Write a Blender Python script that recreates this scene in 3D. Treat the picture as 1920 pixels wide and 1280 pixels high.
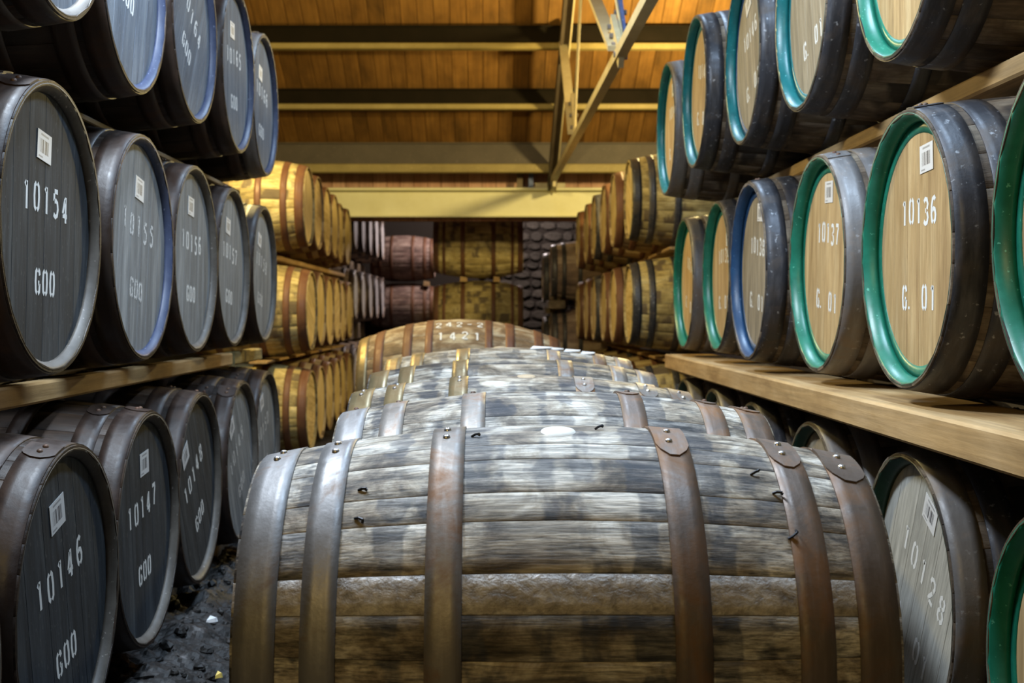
import bpy, math, random
from mathutils import Vector, Matrix
R = math.radians
PI = math.pi
for o in list(bpy.data.objects):
    bpy.data.objects.remove(o)
S = bpy.context.scene
C = S.collection
EYE = 1.01                      # camera height above the warehouse floor

# ------------------------------------------------------------------ camera
cd = bpy.data.cameras.new('camera'); cam = bpy.data.objects.new('camera', cd); C.objects.link(cam)
cam.location = (0, 0, EYE); cam.rotation_euler = (R(90), 0, 0)
cd.sensor_width = 36; cd.lens = 44.06; cd.shift_x = 40 / 1920; cd.shift_y = -52 / 1920
cd.clip_start = 0.05; cd.clip_end = 100
cd.dof.use_dof = True; cd.dof.focus_distance = 2.4; cd.dof.aperture_fstop = 7.0
S.camera = cam

# ------------------------------------------------------------------ world, lamps, exposure
w = bpy.data.worlds.new('world'); S.world = w; w.use_nodes = True
w.node_tree.nodes['Background'].inputs[0].default_value = (1.0, 0.80, 0.52, 1)
w.node_tree.nodes['Background'].inputs[1].default_value = 0.10
S.view_settings.view_transform = 'Standard'; S.view_settings.look = 'None'
S.view_settings.exposure = 0.0; S.view_settings.gamma = 1.0; S.view_settings.use_curve_mapping = False

def lamp(name, kind, loc, power, color, size=0.2, rot=(0, 0, 0), size_y=None):
    d = bpy.data.lights.new(name, kind); d.energy = power; d.color = color
    if kind == 'AREA':
        d.shape = 'RECTANGLE'; d.size = size; d.size_y = size_y or size
    else:
        d.shadow_soft_size = size
    o = bpy.data.objects.new(name, d); C.objects.link(o)
    o.location = (loc[0], loc[1], loc[2] + EYE); o.rotation_euler = rot
    return o
COOL = (0.56, 0.76, 1.0); WARM = (1.0, 0.78, 0.32)
lamp('daylight_strip_lamp', 'AREA', (0.60, 2.65, 2.55), 80, COOL, 0.3, (0, 0, 0), 0.9)
lamp('daylight_strip_lamp', 'AREA', (-0.74, 2.75, 1.65), 80, (0.74, 0.86, 1.0), 0.25, (0, R(-22), 0), 0.6)
lamp('daylight_strip_lamp', 'AREA', (0.30, 5.7, 2.6), 70, COOL, 0.3, (0, 0, 0), 0.9)
lamp('warm_bay_lamp', 'POINT', (-1.75, 7.1, 2.0), 400, WARM, 0.10)
lamp('warm_end_lamp', 'POINT', (1.75, 10.2, 1.78), 330, WARM, 0.10)
lamp('warm_near_lamp', 'POINT', (-1.1, -1.5, 1.8), 120, (1.0, 0.70, 0.24), 0.7)
lamp('back_lamp', 'POINT', (0.2, 17.3, 2.2), 260, (1.0, 0.86, 0.84), 0.2)

# ------------------------------------------------------------------ material helpers
class NT:
    def __init__(s, name):
        s.m = bpy.data.materials.new(name); s.m.use_nodes = True
        s.t = s.m.node_tree; s.b = s.t.nodes['Principled BSDF']
    def n(s, kind, **kw):
        x = s.t.nodes.new(kind)
        for k, v in kw.items(): setattr(x, k, v)
        return x
    def l(s, a, b): s.t.links.new(a, b)
    def coord(s, scale, rnd=True, kind='Object'):
        tc = s.n('ShaderNodeTexCoord'); v = tc.outputs[kind]
        if rnd:
            oi = s.n('ShaderNodeObjectInfo')
            sc = s.n('ShaderNodeVectorMath', operation='SCALE'); sc.inputs[0].default_value = (37.3, 91.7, 53.1)
            s.l(oi.outputs['Random'], sc.inputs['Scale'])
            ad = s.n('ShaderNodeVectorMath', operation='ADD'); s.l(v, ad.inputs[0]); s.l(sc.outputs[0], ad.inputs[1]); v = ad.outputs[0]
        mu = s.n('ShaderNodeVectorMath', operation='MULTIPLY'); s.l(v, mu.inputs[0]); mu.inputs[1].default_value = scale
        return mu.outputs[0]
    def noise(s, vec, scale=1.0, detail=4, rough=0.6, dist=0.0):
        x = s.n('ShaderNodeTexNoise'); x.inputs['Scale'].default_value = scale; x.inputs['Detail'].default_value = detail
        x.inputs['Roughness'].default_value = rough; x.inputs['Distortion'].default_value = dist
        s.l(vec, x.inputs['Vector']); return x.outputs[0]
    def ramp(s, fac, stops, interp='LINEAR'):
        x = s.n('ShaderNodeValToRGB'); e = x.color_ramp.elements; x.color_ramp.interpolation = interp
        while len(e) < len(stops): e.new(0.5)
        for i, (p, c) in enumerate(stops):
            e[i].position = p; e[i].color = (c, c, c, 1) if isinstance(c, (int, float)) else (*c, 1)
        s.l(fac, x.inputs[0]); return x.outputs[0]
    def mix(s, fac, a, b, mode='MIX'):
        x = s.n('ShaderNodeMix', data_type='RGBA', blend_type=mode)
        for i, v in ((0, fac), (6, a), (7, b)):
            if isinstance(v, (int, float)): x.inputs[i].default_value = v
            elif isinstance(v, tuple): x.inputs[i].default_value = (*v, 1)
            else: s.l(v, x.inputs[i])
        return x.outputs[2]
    def math(s, op, a, b=0.0):
        x = s.n('ShaderNodeMath', operation=op)
        for i, v in ((0, a), (1, b)):
            if isinstance(v, (int, float)): x.inputs[i].default_value = v
            else: s.l(v, x.inputs[i])
        return x.outputs[0]
    def rnd(s): return s.n('ShaderNodeObjectInfo').outputs['Random']
    def out(s, col=None, rough=0.7, metal=0.0, bump=None, strength=0.3, dist=0.004, spec=0.5):
        if col is not None:
            if isinstance(col, tuple): s.b.inputs['Base Color'].default_value = (*col, 1)
            else: s.l(col, s.b.inputs['Base Color'])
        for k, v in (('Roughness', rough), ('Metallic', metal)):
            if isinstance(v, (int, float)): s.b.inputs[k].default_value = v
            else: s.l(v, s.b.inputs[k])
        s.b.inputs['Specular IOR Level'].default_value = spec
        if bump is not None:
            bp = s.n('ShaderNodeBump'); bp.inputs['Strength'].default_value = strength; bp.inputs['Distance'].default_value = dist
            s.l(bump, bp.inputs['Height']); s.l(bp.outputs[0], s.b.inputs['Normal'])
        return s.m

def wood(name, dark, mid, light, grain=(5, 110, 110), patch=(6, 9, 9), var=0.35, rough=0.75, strength=0.35, mottle=0.5, stain=None, spec=0.35):
    """sawn timber running along local X; per-object tone variation"""
    t = NT(name)
    g = t.noise(t.coord(grain), 1, 6, 0.65, 0.3)
    p = t.noise(t.coord(patch), 1, 5, 0.6, 0.4)
    col = t.ramp(p, [(0.30, dark), (0.48, mid), (0.68, light)])
    gl = t.ramp(g, [(0.30, 1 - mottle), (0.62, 1.0)])
    col = t.mix(1.0, col, gl, 'MULTIPLY')
    if stain:
        q = t.noise(t.coord((9, 3.2, 3.2)), 1, 3, 0.5, 0.2)
        f = t.ramp(q, [(0.52, 0.0), (0.60, 0.85)])
        col = t.mix(f, col, stain)
    v = t.math('ADD', t.math('MULTIPLY', t.rnd(), var), 1 - var * 0.55)
    hs = t.n('ShaderNodeHueSaturation'); t.l(v, hs.inputs['Value']); t.l(col, hs.inputs['Color'])
    return t.out(hs.outputs[0], rough, 0, g, strength, spec=spec)

M = {}
def bourbon():
    t = NT('weathered_grey_oak')
    g = t.noise(t.coord((16, 260, 260)), 1, 6, 0.7, 0.3)
    g2 = t.noise(t.coord((5, 60, 60)), 1, 5, 0.65, 0.4)
    p = t.noise(t.coord((7, 9, 9)), 1, 6, 0.65, 0.6)
    col = t.ramp(p, [(0.36, (0.10, 0.075, 0.05)), (0.44, (0.27, 0.22, 0.16)), (0.52, (0.47, 0.41, 0.32)), (0.61, (0.74, 0.69, 0.60))])
    # leak stains: columns running round the barrel, broken up stave by stave
    q = t.noise(t.coord((15, 2.2, 2.2), False), 1, 2, 0.5)
    q2 = t.noise(t.coord((8, 7, 7)), 1, 4, 0.6, 0.3)
    f = t.ramp(t.math('ADD', t.math('MULTIPLY', q, 0.5), t.math('MULTIPLY', q2, 0.5)), [(0.50, 0.0), (0.535, 0.92)])
    col = t.mix(t.math('MULTIPLY', f, t.ramp(g2, [(0.3, 1.0), (0.65, 0.45)])), col, (0.032, 0.042, 0.066))
    col = t.mix(1.0, col, t.ramp(g2, [(0.36, 0.34), (0.56, 1.0)]), 'MULTIPLY')
    col = t.mix(1.0, col, t.ramp(g, [(0.38, 0.38), (0.55, 1.0)]), 'MULTIPLY')
    v = t.math('ADD', t.math('MULTIPLY', t.rnd(), 0.5), 0.72)
    hs = t.n('ShaderNodeHueSaturation'); t.l(v, hs.inputs['Value']); t.l(col, hs.inputs['Color'])
    return t.out(hs.outputs[0], 0.6, 0, t.math('ADD', g, g2), 0.55, 0.003, spec=0.4)
M['bourbon_stave'] = bourbon()
M['rough_stave'] = wood('hewn_rough_oak', (0.24, 0.205, 0.17), (0.42, 0.37, 0.32), (0.62, 0.58, 0.54), grain=(60, 75, 75), patch=(30, 40, 40), var=0.0, strength=1.0, mottle=0.6, rough=0.34, spec=0.6)
M['left_stave'] = wood('dark_sherry_oak', (0.010, 0.006, 0.004), (0.028, 0.016, 0.010), (0.06, 0.036, 0.022), var=0.5, rough=0.5)
M['right_stave'] = wood('brown_grey_oak', (0.035, 0.024, 0.016), (0.12, 0.085, 0.055), (0.26, 0.21, 0.15), var=0.5, stain=(0.02, 0.015, 0.012))
M['far_stave'] = wood('pale_blond_oak', (0.23, 0.165, 0.06), (0.47, 0.36, 0.14), (0.66, 0.54, 0.26), var=0.45, stain=(0.10, 0.07, 0.045))
M['chalky_stave'] = wood('chalk_smeared_oak', (0.15, 0.095, 0.045), (0.24, 0.155, 0.08), (0.55, 0.46, 0.30), patch=(8, 14, 14), var=0.3)
M['pink_stave'] = wood('reddish_grey_oak', (0.10, 0.065, 0.055), (0.24, 0.15, 0.12), (0.42, 0.31, 0.25), var=0.4)

def far_body(name, dark, mid, light):
    t = NT(name)
    tc = t.n('ShaderNodeTexCoord'); sx = t.n('ShaderNodeSeparateXYZ'); t.l(tc.outputs['Object'], sx.inputs[0])
    a = t.math('ARCTAN2', sx.outputs[1], sx.outputs[2])
    k = t.math('FLOOR', t.math('MULTIPLY', a, 24 / (2 * PI)))
    wn = t.n('ShaderNodeTexWhiteNoise', noise_dimensions='2D'); cb = t.n('ShaderNodeCombineXYZ')
    t.l(k, cb.inputs[0]); t.l(t.rnd(), cb.inputs[1]); t.l(cb.outputs[0], wn.inputs['Vector'])
    p = t.noise(t.coord((6, 9, 9)), 1, 4)
    f = t.math('ADD', t.math('MULTIPLY', wn.outputs[0], 0.35), t.math('MULTIPLY', p, 0.65))
    col = t.ramp(f, [(0.30, dark), (0.5, mid), (0.68, light)])
    return t.out(col, 0.75, 0, t.noise(t.coord((8, 120, 120)), 1, 4), 0.3)
M['far_body'] = far_body('blond_barrel_body', (0.13, 0.085, 0.04), (0.30, 0.21, 0.10), (0.48, 0.37, 0.19))
M['back_body'] = far_body('grey_barrel_body', (0.09, 0.06, 0.05), (0.22, 0.15, 0.11), (0.38, 0.29, 0.22))

def steel(name, base, rust, light, metal=0.45, rough=0.42, amount=(0.48, 0.66), speck=0.0):
    t = NT(name)
    n1 = t.noise(t.coord((9, 9, 9)), 1, 6, 0.65, 0.5)
    n2 = t.noise(t.coord((90, 14, 14)), 1, 4, 0.6)
    col = t.mix(t.ramp(n1, [(amount[0], 0.0), (amount[1], 1.0)]), base, rust)
    col = t.mix(t.ramp(n2, [(0.5, 0.0), (0.75, 0.55)]), col, light)
    if speck:
        sp = t.noise(t.coord((60, 60, 60)), 1, 3, 0.6)
        col = t.mix(t.ramp(sp, [(0.64, 0.0), (0.72, speck)]), col, (0.55, 0.57, 0.60))
    v = t.math('ADD', t.math('MULTIPLY', t.rnd(), 0.35), 0.8)
    hs = t.n('ShaderNodeHueSaturation'); t.l(v, hs.inputs['Value']); t.l(col, hs.inputs['Color'])
    rr = t.ramp(n1, [(0.35, rough - 0.08), (0.7, rough + 0.25)])
    return t.out(hs.outputs[0], rr, metal, t.noise(t.coord((45, 45, 45)), 1, 4), 0.25, 0.003)
M['bourbon_hoop'] = steel('rusty_galvanised_hoop', (0.25, 0.225, 0.20), (0.24, 0.12, 0.055), (0.36, 0.33, 0.30), 0.5, 0.46)
M['left_hoop'] = steel('dark_brown_painted_hoop', (0.026, 0.014, 0.009), (0.050, 0.024, 0.012), (0.034, 0.02, 0.016), 0.0, 0.46)
M['right_hoop'] = steel('black_grey_hoop', (0.045, 0.045, 0.052), (0.085, 0.068, 0.058), (0.12, 0.12, 0.13), 0.3, 0.45, speck=0.5)
M['grey_hoop'] = steel('grey_weathered_hoop', (0.17, 0.16, 0.155), (0.22, 0.17, 0.13), (0.26, 0.25, 0.24), 0.25, 0.5, speck=0.4)
M['rust_hoop'] = steel('rust_brown_hoop', (0.155, 0.118, 0.095), (0.22, 0.115, 0.055), (0.24, 0.19, 0.165), 0.4, 0.48, (0.46, 0.66))
M['silver_hoop'] = steel('dull_steel_hoop', (0.24, 0.23, 0.225), (0.20, 0.12, 0.07), (0.36, 0.35, 0.35), 0.55, 0.46, (0.55, 0.72))
M['far_hoop'] = steel('red_brown_hoop', (0.13, 0.055, 0.028), (0.17, 0.075, 0.03), (0.16, 0.09, 0.05), 0.2, 0.55)
M['brass_hoop'] = steel('yellowed_hoop', (0.30, 0.23, 0.12), (0.26, 0.15, 0.06), (0.42, 0.34, 0.2), 0.6, 0.38)
M['rivet'] = steel('steel_rivet', (0.45, 0.44, 0.43), (0.30, 0.22, 0.17), (0.55, 0.54, 0.53), 0.8, 0.3)
M['rust_rivet'] = steel('rusty_rivet', (0.10, 0.06, 0.04), (0.16, 0.07, 0.04), (0.14, 0.09, 0.07), 0.4, 0.5)

def head_mat(name, a, b, c, sp, grain=(4, 26, 3.0), rough=0.7, mott=0.35):
    t = NT(name)
    p = t.noise(t.coord(grain), 1, 5, 0.6, 0.3)
    q = t.noise(t.coord((60, 130, 9)), 1, 5, 0.7)
    col = t.ramp(p, [(0.32, a), (0.5, b), (0.70, c)])
    col = t.mix(1.0, col, t.ramp(q, [(0.32, 1 - mott), (0.62, 1.0)]), 'MULTIPLY')
    s2 = t.noise(t.coord((120, 120, 60)), 1, 3, 0.6)
    col = t.mix(t.ramp(s2, [(0.62, 0.0), (0.70, 0.5)]), col, sp)
    v = t.math('ADD', t.math('MULTIPLY', t.rnd(), 0.25), 0.87)
    hs = t.n('ShaderNodeHueSaturation'); t.l(v, hs.inputs['Value']); t.l(col, hs.inputs['Color'])
    return t.out(hs.outputs[0], rough, 0, q, 0.2, 0.002, spec=0.28)
M['slate_head'] = head_mat('slate_black_painted_head', (0.017, 0.021, 0.026), (0.030, 0.037, 0.046), (0.062, 0.072, 0.080), (0.10, 0.105, 0.10))
M['slate_light_head'] = head_mat('faded_slate_painted_head', (0.13, 0.145, 0.155), (0.20, 0.215, 0.23), (0.31, 0.325, 0.33), (0.30, 0.30, 0.28))
M['blue_slate_head'] = head_mat('blue_grey_painted_head', (0.085, 0.105, 0.135), (0.12, 0.145, 0.18), (0.19, 0.22, 0.25), (0.24, 0.25, 0.25))
M['lit_grey_head'] = head_mat('lit_grey_barrel_head', (0.34, 0.34, 0.31), (0.46, 0.45, 0.40), (0.58, 0.57, 0.52), (0.36, 0.34, 0.28))  # base lightened to stand in for lamp light that misses this head
M['oak_head'] = head_mat('golden_oak_head', (0.34, 0.215, 0.095), (0.47, 0.315, 0.145), (0.58, 0.42, 0.22), (0.36, 0.24, 0.12), mott=0.25)
M['grey_oak_head'] = head_mat('greyed_oak_head', (0.20, 0.165, 0.115), (0.31, 0.255, 0.175), (0.42, 0.36, 0.26), (0.24, 0.2, 0.15), mott=0.3)
M['far_head'] = head_mat('yellow_oak_head', (0.48, 0.34, 0.12), (0.66, 0.49, 0.21), (0.78, 0.62, 0.32), (0.55, 0.40, 0.18), mott=0.25)
M['back_head'] = head_mat('whitened_head', (0.45, 0.42, 0.40), (0.55, 0.53, 0.52), (0.66, 0.64, 0.66), (0.4, 0.4, 0.4), mott=0.2)
M['bare_head'] = wood('plain_oak_head', (0.10, 0.075, 0.05), (0.20, 0.15, 0.10), (0.33, 0.26, 0.18), grain=(40, 90, 6), patch=(8, 9, 3))

def paint(name, a, b, rough=0.4, spec=0.5, scale=18):
    t = NT(name)
    n = t.noise(t.coord((scale, scale, scale)), 1, 5, 0.65)
    sp = t.noise(t.coord((85, 85, 85)), 1, 3, 0.6)
    col = t.ramp(n, [(0.3, a), (0.7, b)])
    col = t.mix(t.ramp(sp, [(0.66, 0.0), (0.71, 0.7)]), col, tuple(min(1, x * 2.2 + (0.12 if max(b) > 0.02 else 0.0)) for x in b))
    return t.out(col, rough, 0, n, 0.15, 0.003, spec)
M['green_paint'] = paint('green_rim_paint', (0.006, 0.125, 0.075), (0.016, 0.20, 0.125), 0.36)
M['teal_paint'] = paint('teal_rim_paint', (0.004, 0.10, 0.105), (0.01, 0.165, 0.17), 0.36)
M['blue_paint'] = paint('blue_rim_paint', (0.010, 0.045, 0.12), (0.02, 0.075, 0.17), 0.4)
M['dark_green_paint'] = paint('dark_green_rim_paint', (0.010, 0.035, 0.022), (0.02, 0.06, 0.04), 0.45)
M['grey_rim'] = paint('grey_brown_rim', (0.06, 0.052, 0.043), (0.11, 0.098, 0.083), 0.55)
M['navy_rim'] = paint('navy_rim', (0.024, 0.034, 0.075), (0.05, 0.066, 0.12), 0.5)
M['cream_steel'] = paint('cream_steel_paint', (0.70, 0.66, 0.38), (0.80, 0.77, 0.50), 0.5, scale=3)
M['stencil'] = NT('white_stencil_paint').out((0.70, 0.71, 0.70), 0.7)
M['stencil_worn'] = None
def worn():
    t = NT('worn_stencil_paint')
    n = t.noise(t.coord((140, 140, 140)), 1, 3, 0.6)
    return t.out(t.mix(t.ramp(n, [(0.40, 0.0), (0.55, 1.0)]), (0.30, 0.31, 0.32), (0.66, 0.67, 0.67)), 0.7)
M['stencil_worn'] = worn()
M['white_bung'] = paint('white_bung', (0.62, 0.60, 0.54), (0.78, 0.77, 0.72), 0.6)
M['wood_bung'] = wood('poplar_bung', (0.42, 0.30, 0.18), (0.56, 0.43, 0.28), (0.7, 0.58, 0.42), var=0.1)
M['nail'] = NT('black_nail').out((0.02, 0.02, 0.025), 0.45, 0.6)
M['rail'] = wood('fresh_sawn_pine', (0.27, 0.155, 0.058), (0.42, 0.265, 0.11), (0.56, 0.38, 0.19), grain=(2.2, 60, 60), patch=(2, 7, 7), var=0.12, strength=0.25, mottle=0.35)
M['old_rail'] = wood('old_timber', (0.06, 0.045, 0.03), (0.14, 0.10, 0.06), (0.25, 0.19, 0.12), grain=(2.2, 60, 60), patch=(2, 7, 7))
M['plank'] = wood('orange_pine_boarding', (0.12, 0.058, 0.012), (0.22, 0.105, 0.022), (0.31, 0.155, 0.036), grain=(1.2, 40, 40), patch=(1.4, 3, 3), var=0.28, mottle=0.35)
M['pink_plank'] = wood('pinkish_pine_boarding', (0.40, 0.21, 0.14), (0.55, 0.31, 0.215), (0.64, 0.39, 0.28), grain=(1.2, 40, 40), patch=(1.4, 3, 3), var=0.28, mottle=0.3)
M['deck'] = NT('roof_deck').out((0.06, 0.03, 0.012), 0.9)
M['shaded_web'] = paint('shade_dark_web_steel', (0.007, 0.005, 0.002), (0.012, 0.008, 0.004), 0.9, 0.15, scale=4)  # shade on the purlin webs, put in as a near-black colour
M['lamplit_flange'] = paint('lamplit_yellow_flange', (0.22, 0.165, 0.05), (0.32, 0.25, 0.085), 0.6, scale=4)  # warm lamplight under the purlins, put into the flange colour
M['grey_steel'] = paint('grey_brown_steel', (0.050, 0.036, 0.022), (0.08, 0.06, 0.04), 0.6, scale=4)
M['truss_cream'] = paint('cream_truss_paint', (0.44, 0.36, 0.20), (0.56, 0.48, 0.29), 0.5, scale=8)
M['blue_strap'] = paint('blue_strap', (0.08, 0.11, 0.24), (0.11, 0.15, 0.30), 0.6)
M['card'] = paint('white_paper', (0.66, 0.66, 0.66), (0.78, 0.78, 0.78), 0.7)
M['yellow_chip'] = NT('yellow_chip').out((0.75, 0.55, 0.12), 0.6)

def barcode():
    t = NT('printed_barcode_card')
    tc = t.n('ShaderNodeTexCoord'); s = t.n('ShaderNodeSeparateXYZ'); t.l(tc.outputs['Object'], s.inputs[0])
    y, z = s.outputs[1], s.outputs[2]
    wn = t.n('ShaderNodeTexWhiteNoise', noise_dimensions='1D')
    t.l(t.math('FLOOR', t.math('MULTIPLY', y, 850)), wn.inputs['W'])
    bar = t.math('GREATER_THAN', wn.outputs[0], 0.45)
    zone = t.math('MULTIPLY', t.math('LESS_THAN', t.math('ABSOLUTE', y), 0.029), t.math('LESS_THAN', t.math('ABSOLUTE', t.math('ADD', z, 0.001)), 0.0145))
    line = t.math('MULTIPLY', t.math('LESS_THAN', t.math('ABSOLUTE', t.math('SUBTRACT', z, 0.0225)), 0.0022), t.math('LESS_THAN', t.math('ABSOLUTE', y), 0.022))
    line2 = t.math('MULTIPLY', t.math('LESS_THAN', t.math('ABSOLUTE', t.math('ADD', z, 0.024)), 0.0018), t.math('LESS_THAN', t.math('ABSOLUTE', t.math('ADD', y, 0.02)), 0.012))
    f = t.math('MAXIMUM', t.math('MULTIPLY', bar, zone), t.math('MULTIPLY', t.math('MAXIMUM', line, line2), 0.6))
    return t.out(t.mix(f, (0.66, 0.66, 0.66), (0.09, 0.09, 0.10)), 0.5)
M['barcode'] = barcode()

def stone_mat():
    t = NT('rubble_stone')
    n = t.noise(t.coord((9, 9, 9)), 1, 6, 0.65)
    col = t.ramp(n, [(0.3, (0.030, 0.025, 0.019)), (0.55, (0.068, 0.057, 0.044)), (0.75, (0.12, 0.105, 0.085))])
    v = t.math('ADD', t.math('MULTIPLY', t.rnd(), 0.6), 0.7)
    hs = t.n('ShaderNodeHueSaturation'); t.l(v, hs.inputs['Value']); t.l(col, hs.inputs['Color'])
    return t.out(hs.outputs[0], 0.9, 0, n, 0.5, 0.02)
M['stone'] = stone_mat()
def dirt():
    t = NT('damp_dirt_floor')
    n = t.noise(t.coord((6, 6, 6), False), 1, 8, 0.7)
    f = t.noise(t.coord((70, 70, 70), False), 1, 4, 0.7)
    col = t.ramp(n, [(0.3, (0.012, 0.009, 0.007)), (0.55, (0.028, 0.023, 0.019)), (0.75, (0.075, 0.066, 0.058))])
    col = t.mix(t.ramp(f, [(0.62, 0.0), (0.72, 0.6)]), col, (0.30, 0.30, 0.31))
    return t.out(col, t.ramp(n, [(0.35, 0.35), (0.6, 0.8)]), 0, f, 0.5, 0.01)
M['dirt'] = dirt()
def rubble_mat():
    t = NT('grey_rubble')
    n = t.noise(t.coord((22, 22, 22), False), 1, 6, 0.7)
    col = t.ramp(n, [(0.44, (0.005, 0.004, 0.003)), (0.61, (0.018, 0.014, 0.011)), (0.76, (0.16, 0.15, 0.145))])
    return t.out(col, 0.6, 0, n, 0.5, 0.01)
M['rubble'] = rubble_mat()
M['mortar'] = NT('dark_mortar').out((0.022, 0.016, 0.011), 0.95)
M['dark_wall'] = NT('dark_render').out((0.035, 0.027, 0.02), 0.95)

# ------------------------------------------------------------------ object helpers
def mesh(name, vs, fs, mat=None, smooth=None):
    me = bpy.data.meshes.new(name); me.from_pydata([tuple(v) for v in vs], [], fs); me.update()
    if mat: me.materials.append(M[mat])
    if smooth is True: me.polygons.foreach_set('use_smooth', [True] * len(fs))
    elif smooth: me.polygons.foreach_set('use_smooth', smooth)
    return me
def obj(name, data, parent=None, loc=(0, 0, 0), rot=(0, 0, 0), mat=None):
    o = bpy.data.objects.new(name, data); C.objects.link(o)
    o.location = loc; o.rotation_euler = rot
    if parent: o.parent = parent
    if mat:                                             # material on the object, mesh shared
        if not data.materials: data.materials.append(None)
        o.material_slots[0].link = 'OBJECT'; o.material_slots[0].material = M[mat]
    return o
def tag(o, label=None, cat=None, group=None, kind=None):
    for k, v in (('label', label), ('category', cat), ('group', group), ('kind', kind)):
        if v: o[k] = v
    return o
def box_data(x0, x1, y0, y1, z0, z1):
    v = [(x, y, z) for x in (x0, x1) for y in (y0, y1) for z in (z0, z1)]
    f = [(0, 1, 3, 2), (4, 6, 7, 5), (0, 4, 5, 1), (2, 3, 7, 6), (0, 2, 6, 4), (1, 5, 7, 3)]
    return v, f
class MB:
    def __init__(s): s.v = []; s.f = []
    def add(s, v, f):
        k = len(s.v); s.v += [tuple(p) for p in v]; s.f += [tuple(i + k for i in q) for q in f]; return s
    def box(s, *a): return s.add(*box_data(*a))
    def cbox(s, x0, x1, y0, y1, z0, z1, c):
        """box with chamfered long edges (prism along the longest axis X or Y)"""
        if (x1 - x0) >= (y1 - y0):
            sec = [(y0 + c, z0), (y1 - c, z0), (y1, z0 + c), (y1, z1 - c), (y1 - c, z1), (y0 + c, z1), (y0, z1 - c), (y0, z0 + c)]
            v = [(x0, *p) for p in sec] + [(x1, *p) for p in sec]
        else:
            sec = [(x0 + c, z0), (x1 - c, z0), (x1, z0 + c), (x1, z1 - c), (x1 - c, z1), (x0 + c, z1), (x0, z1 - c), (x0, z0 + c)]
            v = [(p[0], y0, p[1]) for p in sec] + [(p[0], y1, p[1]) for p in sec]
        f = [(i, (i + 1) % 8, (i + 1) % 8 + 8, i + 8) for i in range(8)] + [tuple(range(8)), tuple(range(15, 7, -1))]
        return s.add(v, f)
    def bar(s, a, b, wx, wy, up=(1, 0, 0)):
        """rectangular bar from a to b; wx along `up`, wy across"""
        a, b = Vector(a), Vector(b); d = (b - a).normalized(); u = Vector(up); u = (u - d * u.dot(d)).normalized(); t = d.cross(u)
        v = [p + u * sx * wx / 2 + t * sy * wy / 2 for p in (a, b) for sx, sy in ((-1, -1), (1, -1), (1, 1), (-1, 1))]
        return s.add(v, [(0, 1, 2, 3), (7, 6, 5, 4), (0, 4, 5, 1), (1, 5, 6, 2), (2, 6, 7, 3), (3, 7, 4, 0)])
    def tube(s, a, b, r, n=8):
        a, b = Vector(a), Vector(b); d = (b - a).normalized(); u = d.orthogonal().normalized(); t = d.cross(u)
        v = [p + (u * math.cos(2 * PI * i / n) + t * math.sin(2 * PI * i / n)) * r for p in (a, b) for i in range(n)]
        return s.add(v, [(i, (i + 1) % n, (i + 1) % n + n, i + n) for i in range(n)] + [tuple(range(n - 1, -1, -1)), tuple(range(n, 2 * n))])
    def build(s, name, mat, parent=None, loc=(0, 0, 0), rot=(0, 0, 0), smooth=None):
        return obj(name, mesh(name, s.v, s.f, mat, smooth), parent, loc, rot)

# ------------------------------------------------------------------ barrel kit (axis along local X, shown head at +X)
def prof(x, L, Rh, Rb): return Rb - (Rb - Rh) * (abs(x) / (L / 2)) ** 2

def stave_mesh(L, Rh, Rb, wa, nseg=10):
    xs = [L / 2 * (2 * i / nseg - 1) for i in range(nseg + 1)]
    xs = [xs[0], xs[0] + 0.02] + xs[1:-1] + [xs[-1] - 0.02, xs[-1]]
    g, ch = 0.0003, 0.0009
    h = wa / 2
    v = []; rows = []
    for i, x in enumerate(xs):
        r = prof(x, L, Rh, Rb); t = 0.0070 if i in (0, len(xs) - 1) else 0.0165
        gg, cc = g / r, ch / r
        ring = [(-h + gg, r - 0.0006), (-h + gg + cc, r), (-h / 3, r), (h / 3, r), (h - gg - cc, r), (h - gg, r - 0.0006), (h - gg, r - t), (-h + gg, r - t)]
        rows.append(len(v))
        v += [(x, -rr * math.sin(a), rr * math.cos(a)) for a, rr in ring]
    f = []; sm = []
    for a, b in zip(rows, rows[1:]):
        for j in range(8):
            f.append((a + j, b + j, b + (j + 1) % 8, a + (j + 1) % 8)); sm.append(j in (1, 2, 3))
    f.append(tuple(rows[0] + j for j in range(8))); f.append(tuple(rows[-1] + j for j in range(7, -1, -1))); sm += [False, False]
    return mesh('stave', v, f, None, sm)

def lathe(name, pts, n, mat=None, closed=True, a0=0.0, a1=2 * PI, smooth=True):
    """revolve (x, r) profile about X"""
    full = abs(a1 - a0 - 2 * PI) < 1e-6
    m = n if full else n + 1
    v = []; f = []
    k = len(pts)
    for i in range(m):
        a = a0 + (a1 - a0) * i / n
        v += [(x, -r * math.sin(a), r * math.cos(a)) for x, r in pts]
    for i in range(n):
        p, q = i * k, ((i + 1) % m) * k
        for j in range(k if closed else k - 1):
            f.append((p + j, p + (j + 1) % k, q + (j + 1) % k, q + j))
    sm = []
    for i in range(n):
        for j in range(k if closed else k - 1): sm.append(smooth)
    if not full and closed:
        f.append(tuple(range(k))); f.append(tuple((m - 1) * k + j for j in range(k - 1, -1, -1))); sm += [False, False]
    me = mesh(name, v, f, mat, sm)
    return me

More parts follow.
